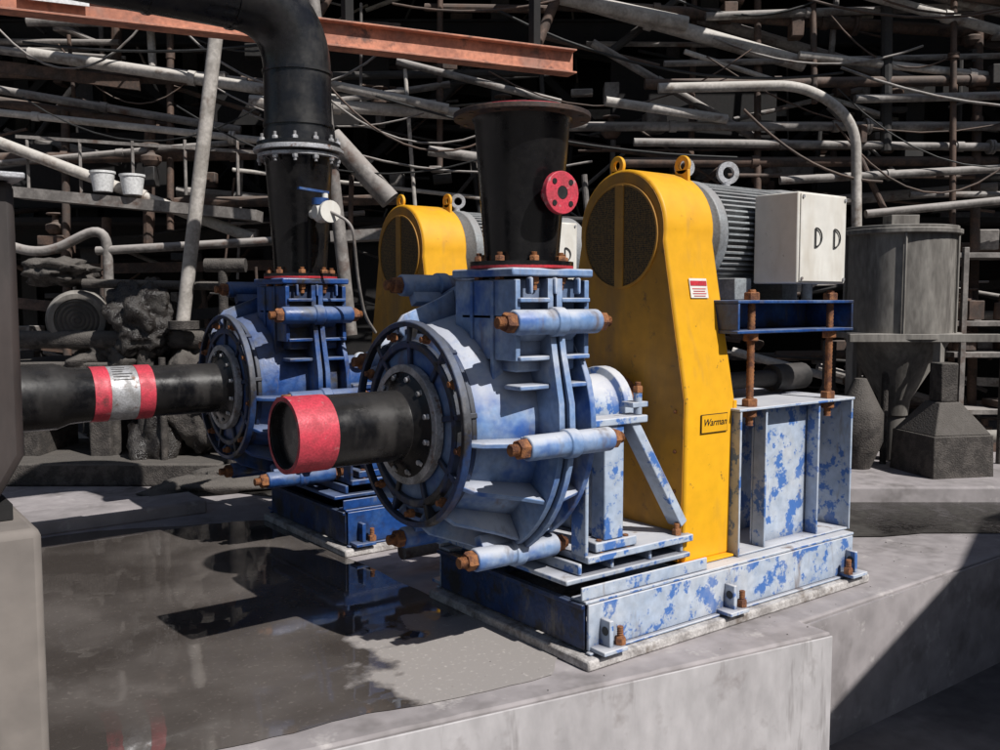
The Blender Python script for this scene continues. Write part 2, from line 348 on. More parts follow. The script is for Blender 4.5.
    if not second:
        c=MB().ring((2.53,ny,top-.008),(0,0,1),.014,.24,.17,48);c.done('cone_gasket','pink',E)
        nut=MB()
        for k in range(12):
            a=math.radians(k*30);nut.cyl((2.53+.267*math.cos(a),ny+.267*math.sin(a),top-.0325),(2.53+.267*math.cos(a),ny+.267*math.sin(a),top-.006),.012,seg=10)
        nut.done('cone_flange_holes','black',E)
        c=MB().cyl((2.53,ny,2.04),(2.53,-.58,2.04),.04)
        c.done('branch_nozzle','pink',E)
        c=MB().ring((2.53,-.60,2.04),(0,1,0),.028,.088,.028,32)
        c.done('branch_flange','pink',E,.003)
        nut=MB()
        for k in range(4):
            a=math.radians(45+k*90);nut.cyl((2.53+.062*math.cos(a),-.603,2.04+.062*math.sin(a)),(2.53+.062*math.cos(a),-.56,2.04+.062*math.sin(a)),.012,seg=10)
        nut.cyl((2.53,-.599,2.04),(2.53,-.585,2.04),.027,seg=16)
        nut.done('branch_bolt_holes','black',E)
    else:
        c=MB().cyl((2.53,ny,2.12),(2.53,-.60,2.12),.028);c.lathe((2.53,-.62,2.12),(0,-1,0),[(0,.06),(.02,.06),(.02,.035),(.1,.05),(.1,.065),(.13,.065)],20)
        c.lathe((2.46,-.68,2.12),Xax,[(0,.04),(.02,.055),(.12,.055),(.14,.04)],20)
        c.cyl((2.53,-.68,2.12),(2.53,-.68,2.23),.018)
        c.done('sample_valve','box',E)
        c=MB().beam((2.55,-.68,2.235),(2.36,-.68,2.25),.03,.014);c.cyl((2.50,-.68,2.16),(2.50,-.68,2.20),.05);c.done('valve_handle','blued',E)
        tube('hose',[(2.53,-.74,2.12),(2.62,-.85,2.05),(2.68,-.8,1.7),(2.75,-.75,1.5),(2.85,-.7,1.4)],.009,'pipeg',E,.15)
    rp=.155
    if not second:
        c=MB().lathe((1.56,0,zc),Xax,[(.10,.0),(.10,rp-.02),(0,rp-.02),(0,rp),(.52,rp),(.545,.19),(.56,.235),(.575,.235)],48,cap=False);c.done('suction_spool','rubber',E,.002)
        c=MB().lathe((1.556,0,zc),Xax,[(0,rp-.015),(0,rp+.004),(.175,rp+.004)],48,cap=False);c.done('red_band','pink',E)
        c=MB().lathe((1.59,0,zc),Xax,[(0,.137),(.005,.137)],40);c.done('end_cap','rubber',E)
    else:
        c=MB().lathe((.6,0,zc),Xax,[(0,.19),(.55,.19),(.62,.165),(.8,rp),(1.48,rp),(1.505,.19),(1.52,.235),(1.535,.235)],48);c.done('suction_spool','rubber',E,.002)
        c=MB().ring((1.335,0,zc),Xax,.09,rp+.008,rp-.01);c.ring((1.585,0,zc),Xax,.09,rp+.008,rp-.01);c.done('red_band','pink',E)
        c=MB().ring((1.426,0,zc),Xax,.158,rp+.006,rp-.01);c.done('pipe_label','galv',E)
        c=MB()
        for i in range(6):
            a=-2.55+i*.13;w=(.11,.09,.11,.06,.10,.08)[i]
            c.bb(1.445,1.445+w,math.cos(a)*.1612-.002,math.cos(a)*.1612+.002,zc-math.sin(a)*.1612-.002,zc-math.sin(a)*.1612+.002)
        c.done('label_print','black',E)
    c=MB().ring((2.122,0,zc),Xax,.04,.268,.1,56);c.done('backing_ring','galv',E,.003)
    nut=MB()
    for k in range(12):
        a=math.radians(k*30+15);y,z=.21*math.cos(a),.21*math.sin(a)
        nut.bolt((2.134,y,zc+z),(-1,0,0),.02,.02,.015)
    nut.done('suction_bolts','galv' ,E)
    nut=MB()
    for k in range(12):
        a=math.radians(k*30+15);y,z=.225*math.cos(a),.225*math.sin(a)
        nut.bolt((2.165,y,zc+z),(1,0,0),.02,.022,.05)
    nut.done('suction_nuts','rust',E)
    c=MB().lathe((2.73,0,zc),Xax,[(0,.3),(.05,.3),(.06,.2),(.12,.17),(.55,.17),(.56,.21),(.62,.21),(.62,.12),(.70,.12)],36)
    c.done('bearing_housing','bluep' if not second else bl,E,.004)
    c=MB();pd='bluep' if not second else bl
    for sy in(-.43,.43):
        c.bb(2.80,3.16,sy-.06,sy+.06,1.03,1.065)
        c.bb(2.90,3.02,sy-.045,sy+.045,.5,1.03)
        c.beam((3.08,sy,1.05),(3.44,sy,.5),.09,.05)
        c.bb(2.84,3.10,sy-.055,sy+.055,.455,.50)
        c.bb(2.78,2.80,sy-.05,sy+.05,.42,1.06)
    c.bb(2.805,3.05,-.43,.43,.95,1.03)
    c.bb(3.06,3.075,-.39,.39,.45,1.02)
    c.bb(2.78,3.48,-.50,.50,.415,.45)
    c.bb(2.66,3.47,-.49,.49,.335,.36)
    for x in(2.75,2.95,3.2,3.42):
        c.bb(x,x+.02,-.47,.47,.36,.415)
    c.done('bearing_pedestal',pd,E,.006)
    c=MB()
    for sy in(-.43,.43):
        c.cyl((3.13,sy-.02,1.065),(3.13,sy-.02,1.17),.02);c.bb(3.08,3.18,sy-.04,sy+.04,1.10,1.125)
    c.ring((3.02,-.20,1.20),(0,1,0),.03,.05,.025,20)
    c.done('clamp_lugs','bluep',E,.003)
    nut=MB()
    for x in(2.88,3.05,3.4):
        for sy in(-.46,.46):nut.bolt((x,sy,.451),(0,0,1),.024,.03,.03)
    nut.bolt((3.13,-.45,1.17),(0,0,1),.025,.03,.02)
    nut.done('pedestal_bolts','rust',E)
    c=MB().cyl((3.3,0,zc),(3.8,0,zc),.06);c.ring((3.40,0,zc),Xax,.045,.16,.05);c.done('drive_shaft','rust',E)
    # ---- steel base
    B=empty('steel_base_frame',(0,3.53+oy,0))
    c=MB()
    for s in(-1,1):
        y=s*.585
        c.bb(2.70,4.72,y-.008,y+.008,.062,.27)
        c.bb(2.69,4.74,min(y,y-s*.1),max(y,y-s*.1),.27,.285)
        c.bb(2.69,4.74,min(y,y+s*.03),max(y,y+s*.03),.05,.062)
        c.bb(2.68,3.50,y-s*.02-.006,y-s*.02+.006,.285,.345)
        for x in(2.78,3.62,4.66):
            c.bb(x-.012,x+.012,min(y,y+s*.07),max(y,y+s*.07),.062,.20)
            c.bb(x-.07,x+.07,min(y,y+s*.10),max(y,y+s*.10),.062,.082)
    for x in(3.5,4.1,4.71):c.bb(x-.008,x+.008,-.57,.57,.062,.272)
    c.bb(3.42,4.73,-.49,.49,.272,.283)
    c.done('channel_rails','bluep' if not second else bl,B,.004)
    c=MB();c.bb(2.692,2.708,-.57,.57,.062,.272);c.bb(2.67,2.69,-.58,.58,.25,.272);c.done('end_channel','blue_grimy_shaded',B,.004)  # end channel coloured darker than the rails to hold its shade
    c=MB().bb(2.645,4.80,-.655,.62,0,.048);c.done('grout_bed','grout',B,.01)
    nut=MB();hol=MB()
    for x in(2.84,3.68,4.60):
        nut.bolt((x,-.645,.083),(0,0,1),.026,.035,.05)
        nut.bolt((x,.62,.083),(0,0,1),.026,.035,.05)
    for x in(2.78,3.62,4.66):hol.cyl((x-.0135,-.625,.15),(x+.0135,-.625,.15),.02)
    nut.done('anchor_bolts','rust',B);hol.done('lifting_holes','black',B)
    # ---- guard
    G=empty('belt_guard',(0,3.53+oy,0))
    x0,x1=3.45,3.81;zt=1.96
    pts=[(-.46,.295),(-.47,1.10)]
    for i in range(0,25):
        a=math.radians(190-(200)*i/24);pts.append((.315*math.cos(a),zt+.315*math.sin(a)))
    pts+=[(.47,1.10),(.46,.295)]
    c=MB().prism(pts,YZ,x0,x1);ob=c.done('guard_shell','yellow',G,.012)
    sc=[(p[0]*.965,(p[1]-1.2)*.985+1.2) for p in pts]
    c=MB().prism(sc,YZ,x0-.004,x0+.01);c.done('front_panel','yellow_worn_shaded',G)
    c=MB().lathe((x0-.010,0,1.93),Xax,[(0,.262),(.008,.262)],48);c.done('mesh_screen','screen',G)
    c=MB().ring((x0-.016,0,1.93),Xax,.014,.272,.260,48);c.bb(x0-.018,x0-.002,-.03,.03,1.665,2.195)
    c.done('screen_frame','yellow_worn_shaded',G,.002)
    c=MB()
    c.bb(x0-.02,x0+.003,-.44,.44,.30,.34)
    c.bb(x0-.03,x1+.03,-.50,-.44,.287,.299)
    c.bb(x1-.012,x1+.012,-.476,-.45,.30,1.09)
    for yy,xx in((-.13,x1-.05),(.1,x0+.06)):
        c.ring((xx,yy,zt+.35),(1,0,0) ,.02,.05,.024,24)
        c.bb(xx,xx+.02,yy-.045,yy+.045,zt+.26,zt+.325)
    c.done('guard_trim','yellow',G,.003)
    nut=MB()
    for i in range(4):
        nut.bolt((x0-.004,-.40,.45+i*.2),(-1,0,0),.010,.008,.004);nut.bolt((x0-.004,.40,.45+i*.2),(-1,0,0),.010,.008,.004)
    nut.cyl((x0-.02,0,zc),(x0-.005,0,zc),.15,seg=32)
    nut.done('guard_fasteners','rust',G)
    sl=math.atan2(.155,.80)
    Rl=Matrix.Rotation(-sl,3,'X')
    def slp(z):return -.47+(z-1.10)*(.155/.80)
    c=MB().box((3.64,slp(1.66)-.004,1.66),(.13,.003,.10),Rl);c.done('warning_label','box',G)
    c=MB().box((3.64,slp(1.685)-.0065,1.685),(.12,.003,.025),Rl);c.done('warning_label_heading','red',G)
    c=MB()
    for k in range(4):c.box((3.64,slp(1.657-k*.012)-.0065,1.657-k*.012),(.10-.015*(k%2),.002,.004),Rl)
    c.done('warning_label_lines','red',G)
    c=MB().box((3.65,-.474,.985),(.20,.003,.095));c.done('maker_plate_edge','black',G)
    c=MB().box((3.65,-.476,.985),(.192,.003,.087));c.done('maker_plate','yellow',G)
    text('maker_plate_text','Warman',(3.65,-.479,.99),.05,RnegY,'black',G)
    # ---- motor pedestal
    P=empty('motor_pedestal',(0,3.53+oy,0))
    y0=-.53;yb=.45
    c=MB()
    c.bb(3.75,4.76,y0,yb,1.583,1.6);c.bb(3.75,4.76,y0,yb,1.43,1.447)
    for x in(3.755,4.745):c.bb(x,x+.014,y0+.003,yb,1.447,1.583)
    c.bb(3.77,4.74,y0+.30,y0+.312,1.447,1.583)
    c.done('motor_plate','blued',P,.004)
    c=MB()
    c.bb(3.78,4.80,y0,yb,1.035,1.05)
    for x in(3.79,4.775):c.bb(x,x+.014,y0+.003,yb,.285,1.035)
    c.bb(4.02,4.50,y0+.10,y0+.112,.285,1.035)
    c.bb(4.02,4.034,y0+.02,y0+.098,.285,1.035);c.bb(4.486,4.50,y0+.02,y0+.098,.285,1.035)
    c.bb(3.81,4.77,y0+.35,y0+.36,.285,1.035)
    c.bb(4.02,4.50,yb-.02,yb-.01,.285,1.035)
    c.bb(3.79,4.78,y0+.01,yb,.284,.296)
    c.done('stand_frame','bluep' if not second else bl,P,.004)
    c=MB()
    for x in(3.93,4.62):
        for y in(y0+.06,yb-.08):
            c.rod((x,y,.95),(x,y,1.665),.021)
            for z,d in((1.05,1),(1.034,-1),(1.601,1),(1.429,-1)):
                c.lathe((x,y,z),(0,0,d),[(0,.042),(.035,.042),(.04,.036)],6)
    c.done('jacking_bolts','rust',P)
    c=MB().cyl((3.95,-.1,1.14),(4.72,-.1,1.14),.05);c.cyl((4.6,-.1,1.14),(4.9,-.1,1.14),.08);c.done('cross_shaft','piped',P)
    # ---- motor
    Mo=empty('electric_motor',(0,3.53+oy,0));mz=1.96
    pr=[];n=56
    for i in range(n):
        a0=2*math.pi*i/n
        pr+=[(.30*math.cos(a0),.30*math.sin(a0)),(.30*math.cos(a0+.035),.30*math.sin(a0+.035)),(.255*math.cos(a0+.045),.255*math.sin(a0+.045)),(.255*math.cos(a0+.105),.255*math.sin(a0+.105))]
    c=MB().prism(pr,lambda y,z,x:(x,y+.06,mz+z),4.02,4.72)
    c.done('finned_frame','motor',Mo)
    c=MB().lathe((3.83,.06,mz),Xax,[(0,.12),(.03,.2),(.10,.27),(.12,.305),(.185,.305),(.19,.25)],40)
    c.lathe((4.70,.06,mz),Xax,[(0,.26),(.02,.305),(.08,.305),(.10,.31),(.34,.31),(.38,.28),(.39,.2)],40)
    c.bb(4.08,4.22,-.24,.36,1.601,1.72);c.bb(4.5,4.64,-.24,.36,1.601,1.72)
    c.done('end_bells','motor',Mo,.005)
    c=MB().ring((4.35,.04,mz+.375),(.5,1,0),.03,.065,.035,28);c.cyl((4.35,.06,mz+.27),(4.35,.06,mz+.325),.025)
    c.ring((3.98,.04,mz+.375),(.5,1,0),.03,.055,.03,28);c.cyl((3.98,.06,mz+.27),(3.98,.06,mz+.33),.025)
    c.done('lifting_eye','galv',Mo)
    c=MB().bb(4.22,4.66,-.53,-.25,1.69,2.17)
    c.done('terminal_box','box',Mo,.008)
    c=MB().bb(4.235,4.645,-.538,-.531,1.70,2.16);c.done('box_lid','box',Mo,.003)
    for i,x in enumerate((4.36,4.53)):
        arc=[(x,-.545,1.885),(x,-.545,1.985)]+[(x+.055*math.sin(t*math.pi/8),-.545,1.935+.05*math.cos(t*math.pi/8)) for t in range(1,8)]+[(x,-.545,1.885)]
        tube('box_handle_%d'%i,arc,.004,'black',Mo,.004,3,2)
    c=MB()
    for x in(4.25,4.63):
        for z in(1.715,2.145):c.cyl((x,-.545,z),(x,-.538,z),.009,seg=10)
    c.done('box_screws','galv',Mo)
    c=MB().cyl((4.4,-.3,mz),(4.4,-.1,mz),.10);c.cyl((4.5,-.4,1.60),(4.5,-.4,1.69),.03);c.done('cable_gland','motor',Mo)
    return E
pump(0,False)
p2=pump(2.23,True)
R=empty('discharge_pipe',(2.53,5.43,0))
path=[(0,0,2.535),(0,0,3.40),(-4.2,0,3.40)]
tube('riser_elbow',path,.205,'hdpe',R,.42,12,14)
c=MB().lathe((0,0,2.505),(0,0,1),[(0,.275),(.018,.275),(.018,.262),(.03,.262)],48);c.done('stub_flange','galv',R,.002)
c=MB().lathe((0,0,2.54),(0,0,1),[(0,.255),(.02,.255),(.025,.215),(.10,.212)],48);c.done('stub_collar','hdpe',R)
nut=MB()
for k in range(12):
    a=math.radians(k*30);nut.bolt((.238*math.cos(a),.238*math.sin(a),2.56),(0,0,1),.018,.02,.025);nut.bolt((.238*math.cos(a),.238*math.sin(a),2.468),(0,0,-1),.018,.02,.02)
nut.done('flange_bolts','galv',R)
c=MB()
for z in(2.98,2.66):c.ring((0,0,z),(0,0,1),.02,.214,.19,40)
for x in(-.42,-.9):c.ring((x,0,3.40),(1,0,0),.025,.214,.19,40)
c.done('weld_beads','hdpe',R)

# ---------------------------------------------------------------- pad, ground, water
MB().prism([(-120,-120),(160,-120),(160,200),(-120,200)],lambda x,y,z:(x,y,z),-.95,-.70).done('ground','ground')
pad=empty('concrete_pad')
fe=[]
A=Vector((-4,3.88));Bv=Vector((3.92,2.54))
for i in range(121):
    t=i/120;p=A.lerp(Bv,t);k=noise.noise(Vector((t*60,2,0)))
    o=.012*max(0,k-.15) +.004*noise.noise(Vector((t*200,7,0)))
    fe.append((p.x,p.y+o))
pts=fe+[(3.93,2.72),(14,2.70),(14,22),(-10,22),(-10,3.9)]
MB().prism(pts,lambda x,y,z:(x,y,z),-.9,0).done('slab','conc',pad,.012)
a=Vector((-4,3.88,0));b=Vector((3.915,2.541,0))
MB().prism([(a.x,a.y-.006),(b.x,b.y-.006),(b.x-.003,b.y-.016),(a.x-.003,a.y-.016)],lambda x,y,z:(x,y,z),-.9,-.014).done('kerb_face','concl',pad,.004)
MB().bb(3.935,13.9,2.685,2.699,-.9,-.012).done('edge_face','conc',pad)
def blob(pts,amp,sub=10,sd=0):
    out=[];n=len(pts)
    for i in range(n):
        p=Vector(pts[i]);q=Vector(pts[(i+1)%n])
        for k in range(sub):
            t=k/sub;c=p.lerp(q,t);w=noise.noise_vector(Vector((c.x*2.3+sd,c.y*2.3,sd)))*amp+noise.noise_vector(Vector((c.x*9+sd,c.y*9,sd)))*amp*.3
            out.append((c.x+w.x,c.y+w.y))
    return out
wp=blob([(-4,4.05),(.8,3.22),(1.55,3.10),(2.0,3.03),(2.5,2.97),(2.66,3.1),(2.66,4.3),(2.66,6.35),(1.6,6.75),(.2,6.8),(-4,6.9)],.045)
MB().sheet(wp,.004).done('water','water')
k=MB();k.bb(-3,2.4,6.85,7.25,-.01,.10);k.done('rear_kerb','conc',None,.02)
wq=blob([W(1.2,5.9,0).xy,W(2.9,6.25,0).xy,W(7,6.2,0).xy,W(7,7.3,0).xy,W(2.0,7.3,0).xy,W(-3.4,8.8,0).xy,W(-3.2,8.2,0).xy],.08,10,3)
MB().sheet([(p[0],p[1]) for p in wq],.008).done('dark_floor','darkfloor')  # near-black glossy sheet laid over the floor beyond the pumps
mb=MB()
for i in range(120):
    x=random.uniform(1.4,6.5);y=random.uniform(2.62,3.6)
    if y<3.88-(x+4)*.169+.03 and x<3.95:continue
    if x>=3.95 and y<2.74:continue
    if 2.62<x<4.82 and 2.86<y:continue
    s=random.uniform(.002,.006);mb.box((x,y,s*.4),(s*1.4,s,s),Matrix.Rotation(random.uniform(0,3),3,'Z')@Matrix.Rotation(.4,3,'X'))
mb.done('grit','gritm')

# ---------------------------------------------------------------- left pier + steel bin
L=empty('steel_bin_on_concrete_pier',(0,0,0))
MB().bb(-1.6,.44,2.39,3.0,-.75,1.06).done('concrete_pier','pier',L,.02)
c=MB().prism([(-1.6,1.10),(.36,1.10),(.43,1.22),(.43,1.885),(-1.6,1.885)],lambda x,z,y:(x,y,z),2.50,2.98);c.done('steel_bin','brown',L,.02)
c=MB();c.bb(-1.6,.445,2.45,2.99,1.885,1.90);c.done('bin_rim','galv',L,.004)
c=MB();c.bb(-1.6,.40,2.52,2.95,1.062,1.10);c.done('bin_foot','dark',L)
c=MB().bb(.37,.41,2.8,2.86,1.90,4.5);c.done('corner_post','blued',L,.004)

# ---------------------------------------------------------------- orange beam
O=empty('orange_crane_beam')
c=MB().ibeam(W(-4.1,6.05,3.62),W(.62,8.15,3.62),.16,.2,.014)
c.done('i_beam','orange',O,.002)
c=MB();
for t in(.18,.62,.93):
    p=W(-4.1,6.05,3.62).lerp(W(.62,8.15,3.62),t);c.beam(p+Vector((0,0,.1)),p+Vector((0,0,1.6)),.07,.07)
c.done('hangers','dark',O)
c=MB();p=W(-3.0,6.46,3.66);c.box(p,(.42,.01,.12),Matrix.Rotation(math.radians(-37+24),3,'Z'));c.done('beam_sign','white',O)

# ---------------------------------------------------------------- background plant
BD=empty('process_building')
def Wbox(mb,r0,r1,d0,d1,z0,z1):
    R=Matrix.Rotation(math.radians(-37),3,'Z')
    mb.box(W((r0+r1)/2,(d0+d1)/2,(z0+z1)/2),(r1-r0,d1-d0,z1-z0),R);return mb
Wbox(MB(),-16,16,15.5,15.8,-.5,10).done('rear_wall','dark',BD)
c=MB();Wbox(c,-16,16,9.3,16,5.35,5.5)  # unseen roof and slats, added to shade the plant behind
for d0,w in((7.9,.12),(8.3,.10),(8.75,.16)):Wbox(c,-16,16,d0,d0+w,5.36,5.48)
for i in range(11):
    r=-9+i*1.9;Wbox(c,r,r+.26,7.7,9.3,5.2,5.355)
c.done('unseen_shade_roof','dark',BD)
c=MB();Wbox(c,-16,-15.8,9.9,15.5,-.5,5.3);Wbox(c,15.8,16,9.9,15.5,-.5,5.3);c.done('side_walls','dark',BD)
c=MB()
for d in(10.6,13):
    for i in range(-5,7):
        r=i*2.3+(.4 if d>12 else 0);c.ibeam(W(r,d,-.1),W(r,d,5.3),.2,.2,.02)
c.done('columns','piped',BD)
c=MB()
for d in(10.4,13.1):
    for z in(2.3,4.5):c.ibeam(W(-15.5,d,z),W(15.5,d,z),.12,.26,.02)
for i in range(-5,6):
    r=i*2.3;c.beam(W(r,10.75,2.4),W(r+2.3,10.75,4.6),.08,.08) if i%2 else c.beam(W(r,10.75,4.6),W(r+2.3,10.75,2.4),.08,.08)
Wbox(c,-15,15,9.9,15,2.42,2.47)  # floor slab added to shade the plant below it
for r0,r1,z0,z1,d in((-6,-3.6,2.6,3.4,10.2),(-3.2,-1.2,3.5,4.6,10.3),(-.4,1.6,1.0,2.2,10.3),(1.2,3.0,3.3,4.2,10.3),(3.4,5.6,2.6,3.1,10.1),(4.2,6.5,3.8,4.8,10.2),(-2.6,-.4,.8,2.2,10.3)):
    Wbox(c,r0,r1,d,d+.03,z0,z1)
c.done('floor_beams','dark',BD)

RK=empty('pipe_rack')
def pipes(lst,m,name):
    mb=MB()
    for r0,z0,r1,z1,d,rad in lst:
        p,q=W(r0,d,z0),W(r1,d+.2,z1);mb.cyl(p,q,rad,seg=14)
        L_=(q-p).length;n=max(0,int(L_/1.7))
        for k in range(n):
            t=(k+random.uniform(.3,.7))/n;c=p.lerp(q,t);a=(q-p).normalized()
            mb.cyl(c-a*.035,c+a*.035,rad*1.28,seg=14)
            if k%2:
                mb.cyl(c+a*.3-a*.012,c+a*.3+a*.012,rad*1.8,seg=16);mb.cyl(c+a*.33-a*.012,c+a*.33+a*.012,rad*1.8,seg=16)
    mb.done(name,m,RK)
pipes([(.2,4.62,3.0,3.92,9.2,.075),(-.8,4.72,1.8,4.25,9.0,.07),(2.9,3.97,6,3.70,9.25,.04),(-4.5,3.95,-1.6,3.55,9.1,.055),
 (-2.4,3.5,-.4,3.42,9.1,.06),(-4.9,3.15,-2.4,2.2,8.9,.055),(1.0,3.48,2.2,3.35,9.0,.045),(3.0,4.66,6.2,3.9,9.2,.05),(-2.2,3.75,-.5,3.45,9.0,.045),(-5.2,3.45,-1.8,3.12,9.2,.035),(3.4,4.55,6.2,4.7,8.9,.06)],'pipel','pale_pipes')
pipes([(.55,3.28,6.2,3.32,9.2,.045),(1.3,3.13,6.2,3.10,9.2,.04),(3.4,3.52,6,3.62,9.1,.04),(3.5,2.42,6,2.68,9.0,.04),(2.7,2.75,6,2.95,9.1,.04),(3.6,4.7,6,4.2,9.3,.05),
 (-5.2,4.05,-2.5,3.75,9.2,.04),(-5.2,3.7,-2.6,3.3,9.3,.04),(-4.6,4.3,-2.2,4.35,9.3,.045),(.9,4.1,2.6,3.2,9.3,.04),(2.0,4.35,6,4.55,9.3,.04),(-2.2,3.45,-.5,3.75,9.3,.035),(-1.0,3.9,.6,3.55,9.2,.035),
 (-5.2,2.9,-2.2,3.2,9.2,.03),(1.6,3.9,6,4.05,9.3,.03),(-.7,3.05,.6,2.9,9.2,.05)],'pipeg','grey_pipes')
pipes([(1.4,3.68,6.2,3.78,9.2,.05),(1.2,2.95,6,3.0,9.3,.05),(-5,3.0,-1.5,3.1,9.4,.06),(-5,4.5,-1,4.3,9.4,.07),(3,2.2,6,2.15,9.9,.05),(.5,4.5,6,4.2,9.4,.06),(-5.2,3.85,-1.6,3.75,9.4,.05)],'pipeb','brown_pipes')
def Wl(*a):return [W(*p) for p in a]
tube('leaning_pipe',Wl((-2.42,8.2,4.0),(-2.80,8.2,1.35)),.06,'pipel',RK)
tube('leaning_pipe_b',Wl((-1.62,8.0,4.7),(-1.28,8.0,1.3)),.055,'pipeg',RK)
tube('leaning_pipe_c',Wl((-1.60,9.0,3.15),(-1.05,9.0,2.55)),.10,'pipeg',RK)
tube('leaning_pipe_d',Wl((-3.7,8.6,2.05),(-1.9,8.6,2.15),(-1.9,8.6,1.3)),.04,'pipeg',RK,.2)
tube('bent_pipe',Wl((1.5,9.0,3.6),(2.9,9.0,3.63),(3.38,9.0,3.3),(3.42,9.0,2.2)),.048,'pipel',RK,.35)
tube('bent_pipe_b',Wl((-4.8,8.6,2.2),(-4.2,8.6,2.0),(-3.6,8.6,2.3),(-3.6,8.6,1.2)),.045,'pipeg',RK,.25)
for i in range(26):
    r0=random.uniform(-5,4);z=random.uniform(3.0,4.8);L_=random.uniform(1.2,3.5);s=random.uniform(.1,.5);d=random.uniform(8.8,9.4)
    z2=z+random.uniform(-.7,.4)
    tube('cable_%d'%i,[W(r0+L_*t/10,d,z+(z2-z)*t/10-s*4*(t/10)*(1-t/10)) for t in range(11)],random.uniform(.007,.014),random.choice(['black','pipeb','pipeg']),RK,.01,3,2)
pipes([(2.55,2.3,2.55,4.8,9.3,.035),(4.45,.1,4.4,4.8,9.1,.03),(4.75,0,4.75,4.8,9.3,.045),(3.05,3.5,3.05,5,9.2,.03),(-3.3,2.3,-3.3,4.8,9.4,.035),(-3.85,1.0,-3.85,2.4,9,.045),
 (-4.4,.2,-4.4,3.5,9.4,.04),(-.6,2.9,-.6,4.8,9.4,.03),(1.9,3.2,1.95,5,9.4,.03),(5.1,.1,5.1,4,8.9,.04),(.35,4.0,.75,5,9.0,.05),(-2.1,3.6,-1.4,4.9,9.0,.035)],'pipeb','vertical_pipes')
mbs={k:MB() for k in('pipeg','piped','pipeb','pipel')}
for i in range(400):
    m=random.choice(['pipeg','pipeg','piped','piped','piped','piped','pipeb','pipeb','pipeb','pipel']);d=random.uniform(9.2,12.0);k=random.random()
    r=random.uniform(-8,8.5);z=random.uniform(.2,5.2)
    rad=random.choice([.012,.015,.02,.025,.03,.04,.055])
    if k<.38:
        L_=random.uniform(.6,3.0);mbs[m].cyl(W(r,d,z),W(r+L_,d+random.uniform(-.4,.4),z+random.uniform(-.6,.3)),rad,seg=10)
    elif k<.62:
        L_=random.uniform(.4,1.6);mbs[m].cyl(W(r,d,z),W(r+random.uniform(-.1,.1),d,z+L_),rad,seg=10)
    elif k<.9:
        mbs[m].cyl(W(r,d,z),W(r+random.uniform(-1.3,1.3),d,z+random.uniform(-1.1,1.1)),rad,seg=10)
    else:
        mbs[m].beam(W(r,d,z),W(r+random.uniform(1,3),d,z+random.uniform(-.3,.3)),.05,.11)
for k,v in mbs.items():v.done('clutter_'+k,k,RK)
mb=MB();mb2=MB();mb3=MB()
for i in range(150):
    r=random.uniform(-6,7);z=random.uniform(.1,4.8);d=random.uniform(9.2,11)
    p=W(r,d,z);R_=Matrix.Rotation(math.radians(-37+random.uniform(-8,8)),3,'Z')
    (mb,mb2,mb3)[i%3].box(p,(random.uniform(.05,.28),random.uniform(.08,.3),random.uniform(.04,.22)),R_)
    if i%4==0:mb2.lathe(p+Vector((0,0,.1)),(0,0,1),[(0,.06),(.05,.1),(.1,.1),(.12,.04),(.2,.03),(.2,.09),(.22,.09)],16)
mb.done('boxes','piped',RK,.01);mb2.done('valves','pipeb',RK,.01);mb3.done('brackets','pipeg',RK,.01)

Wk=empty('walkway')
c=MB();c.beam(W(-4.6,9.0,2.62),W(-2.3,9.0,2.40),.25,.10);c.beam(W(-4.6,9.0,3.15),W(-2.3,9.0,3.0),.03,.03);c.beam(W(-1.6,9.0,2.2),W(.3,9.0,2.3),.3,.10)
for i in range(5):c.beam(W(-4.5+i*.5,9.0,2.6),W(-4.5+i*.5,9.0,3.12),.025,.025)
c.done('deck','pipeg',Wk)
for i,r in enumerate((-3.75,-3.47)):
    b=MB().lathe(W(r,8.9,2.62-i*.03),(0,0,1),[(0,.085),(.17,.11),(.17,.118),(.19,.118)],24);b.done('plastic_bucket','white')

def lump(name,loc,s,m,amp=.3,sd=0,sub=4,parent=None,freq=1.3):
    bm=bmesh.new();bmesh.ops.create_icosphere(bm,subdivisions=sub,radius=1)
    for v in bm.verts:
        n=noise.noise(v.co*freq+Vector((sd,sd,0)))+.35*noise.noise(v.co*freq*3+Vector((sd,0,sd)))+.15*noise.noise(v.co*freq*8)
        v.co=v.co*(1+amp*n);v.co=Vector((v.co.x*s[0],v.co.y*s[1],v.co.z*s[2]))
    me=bpy.data.meshes.new(name);bm.to_mesh(me);bm.free()
    for p in me.polygons:p.use_smooth=True
    me.materials.append(M[m]);o=bpy.data.objects.new(name,me);COL.objects.link(o);o.location=loc
    if parent:o.parent=parent
    return o
OP=empty('mud_caked_pump')
c=MB()
dirn=(W(.3,-1,0)-W(0,0,0)).normalized()
c.lathe(W(-3.95,8.9,1.42),dirn,[(0,.2),(.05,.27),(.55,.27),(.62,.24),(.62,.19),(.6,.19)],32)
c.done('old_motor','tankg',OP,.004)
c=MB()
for i in range(5):c.ring(W(-3.95,8.9,1.42)+dirn*.605,dirn,.012,.18-i*.036,.165-i*.036,28)
c.done('old_motor_grille','piped',OP)
c=MB();Wbox(c,-4.5,-3.4,8.2,9.3,.85,1.05);Wbox(c,-4.3,-4.15,8.3,9.1,0,.85);Wbox(c,-3.7,-3.5,8.3,9.1,0,.85);Wbox(c,-4.6,-2.4,7.9,9.4,0,.2)
c.done('old_pump_stand','mud',OP,.02)
lump('mud_valve',W(-3.15,8.3,1.42),(.30,.24,.32),'mudwet',.5,3,5,OP,2)
lump('mud_body',W(-3.5,8.6,1.0),(.4,.4,.28),'mud',.5,9,5,OP,2)
lump('mud_foot',W(-3.1,8.3,.3),(.22,.22,.4),'mudwet',.4,12,4,OP,2)
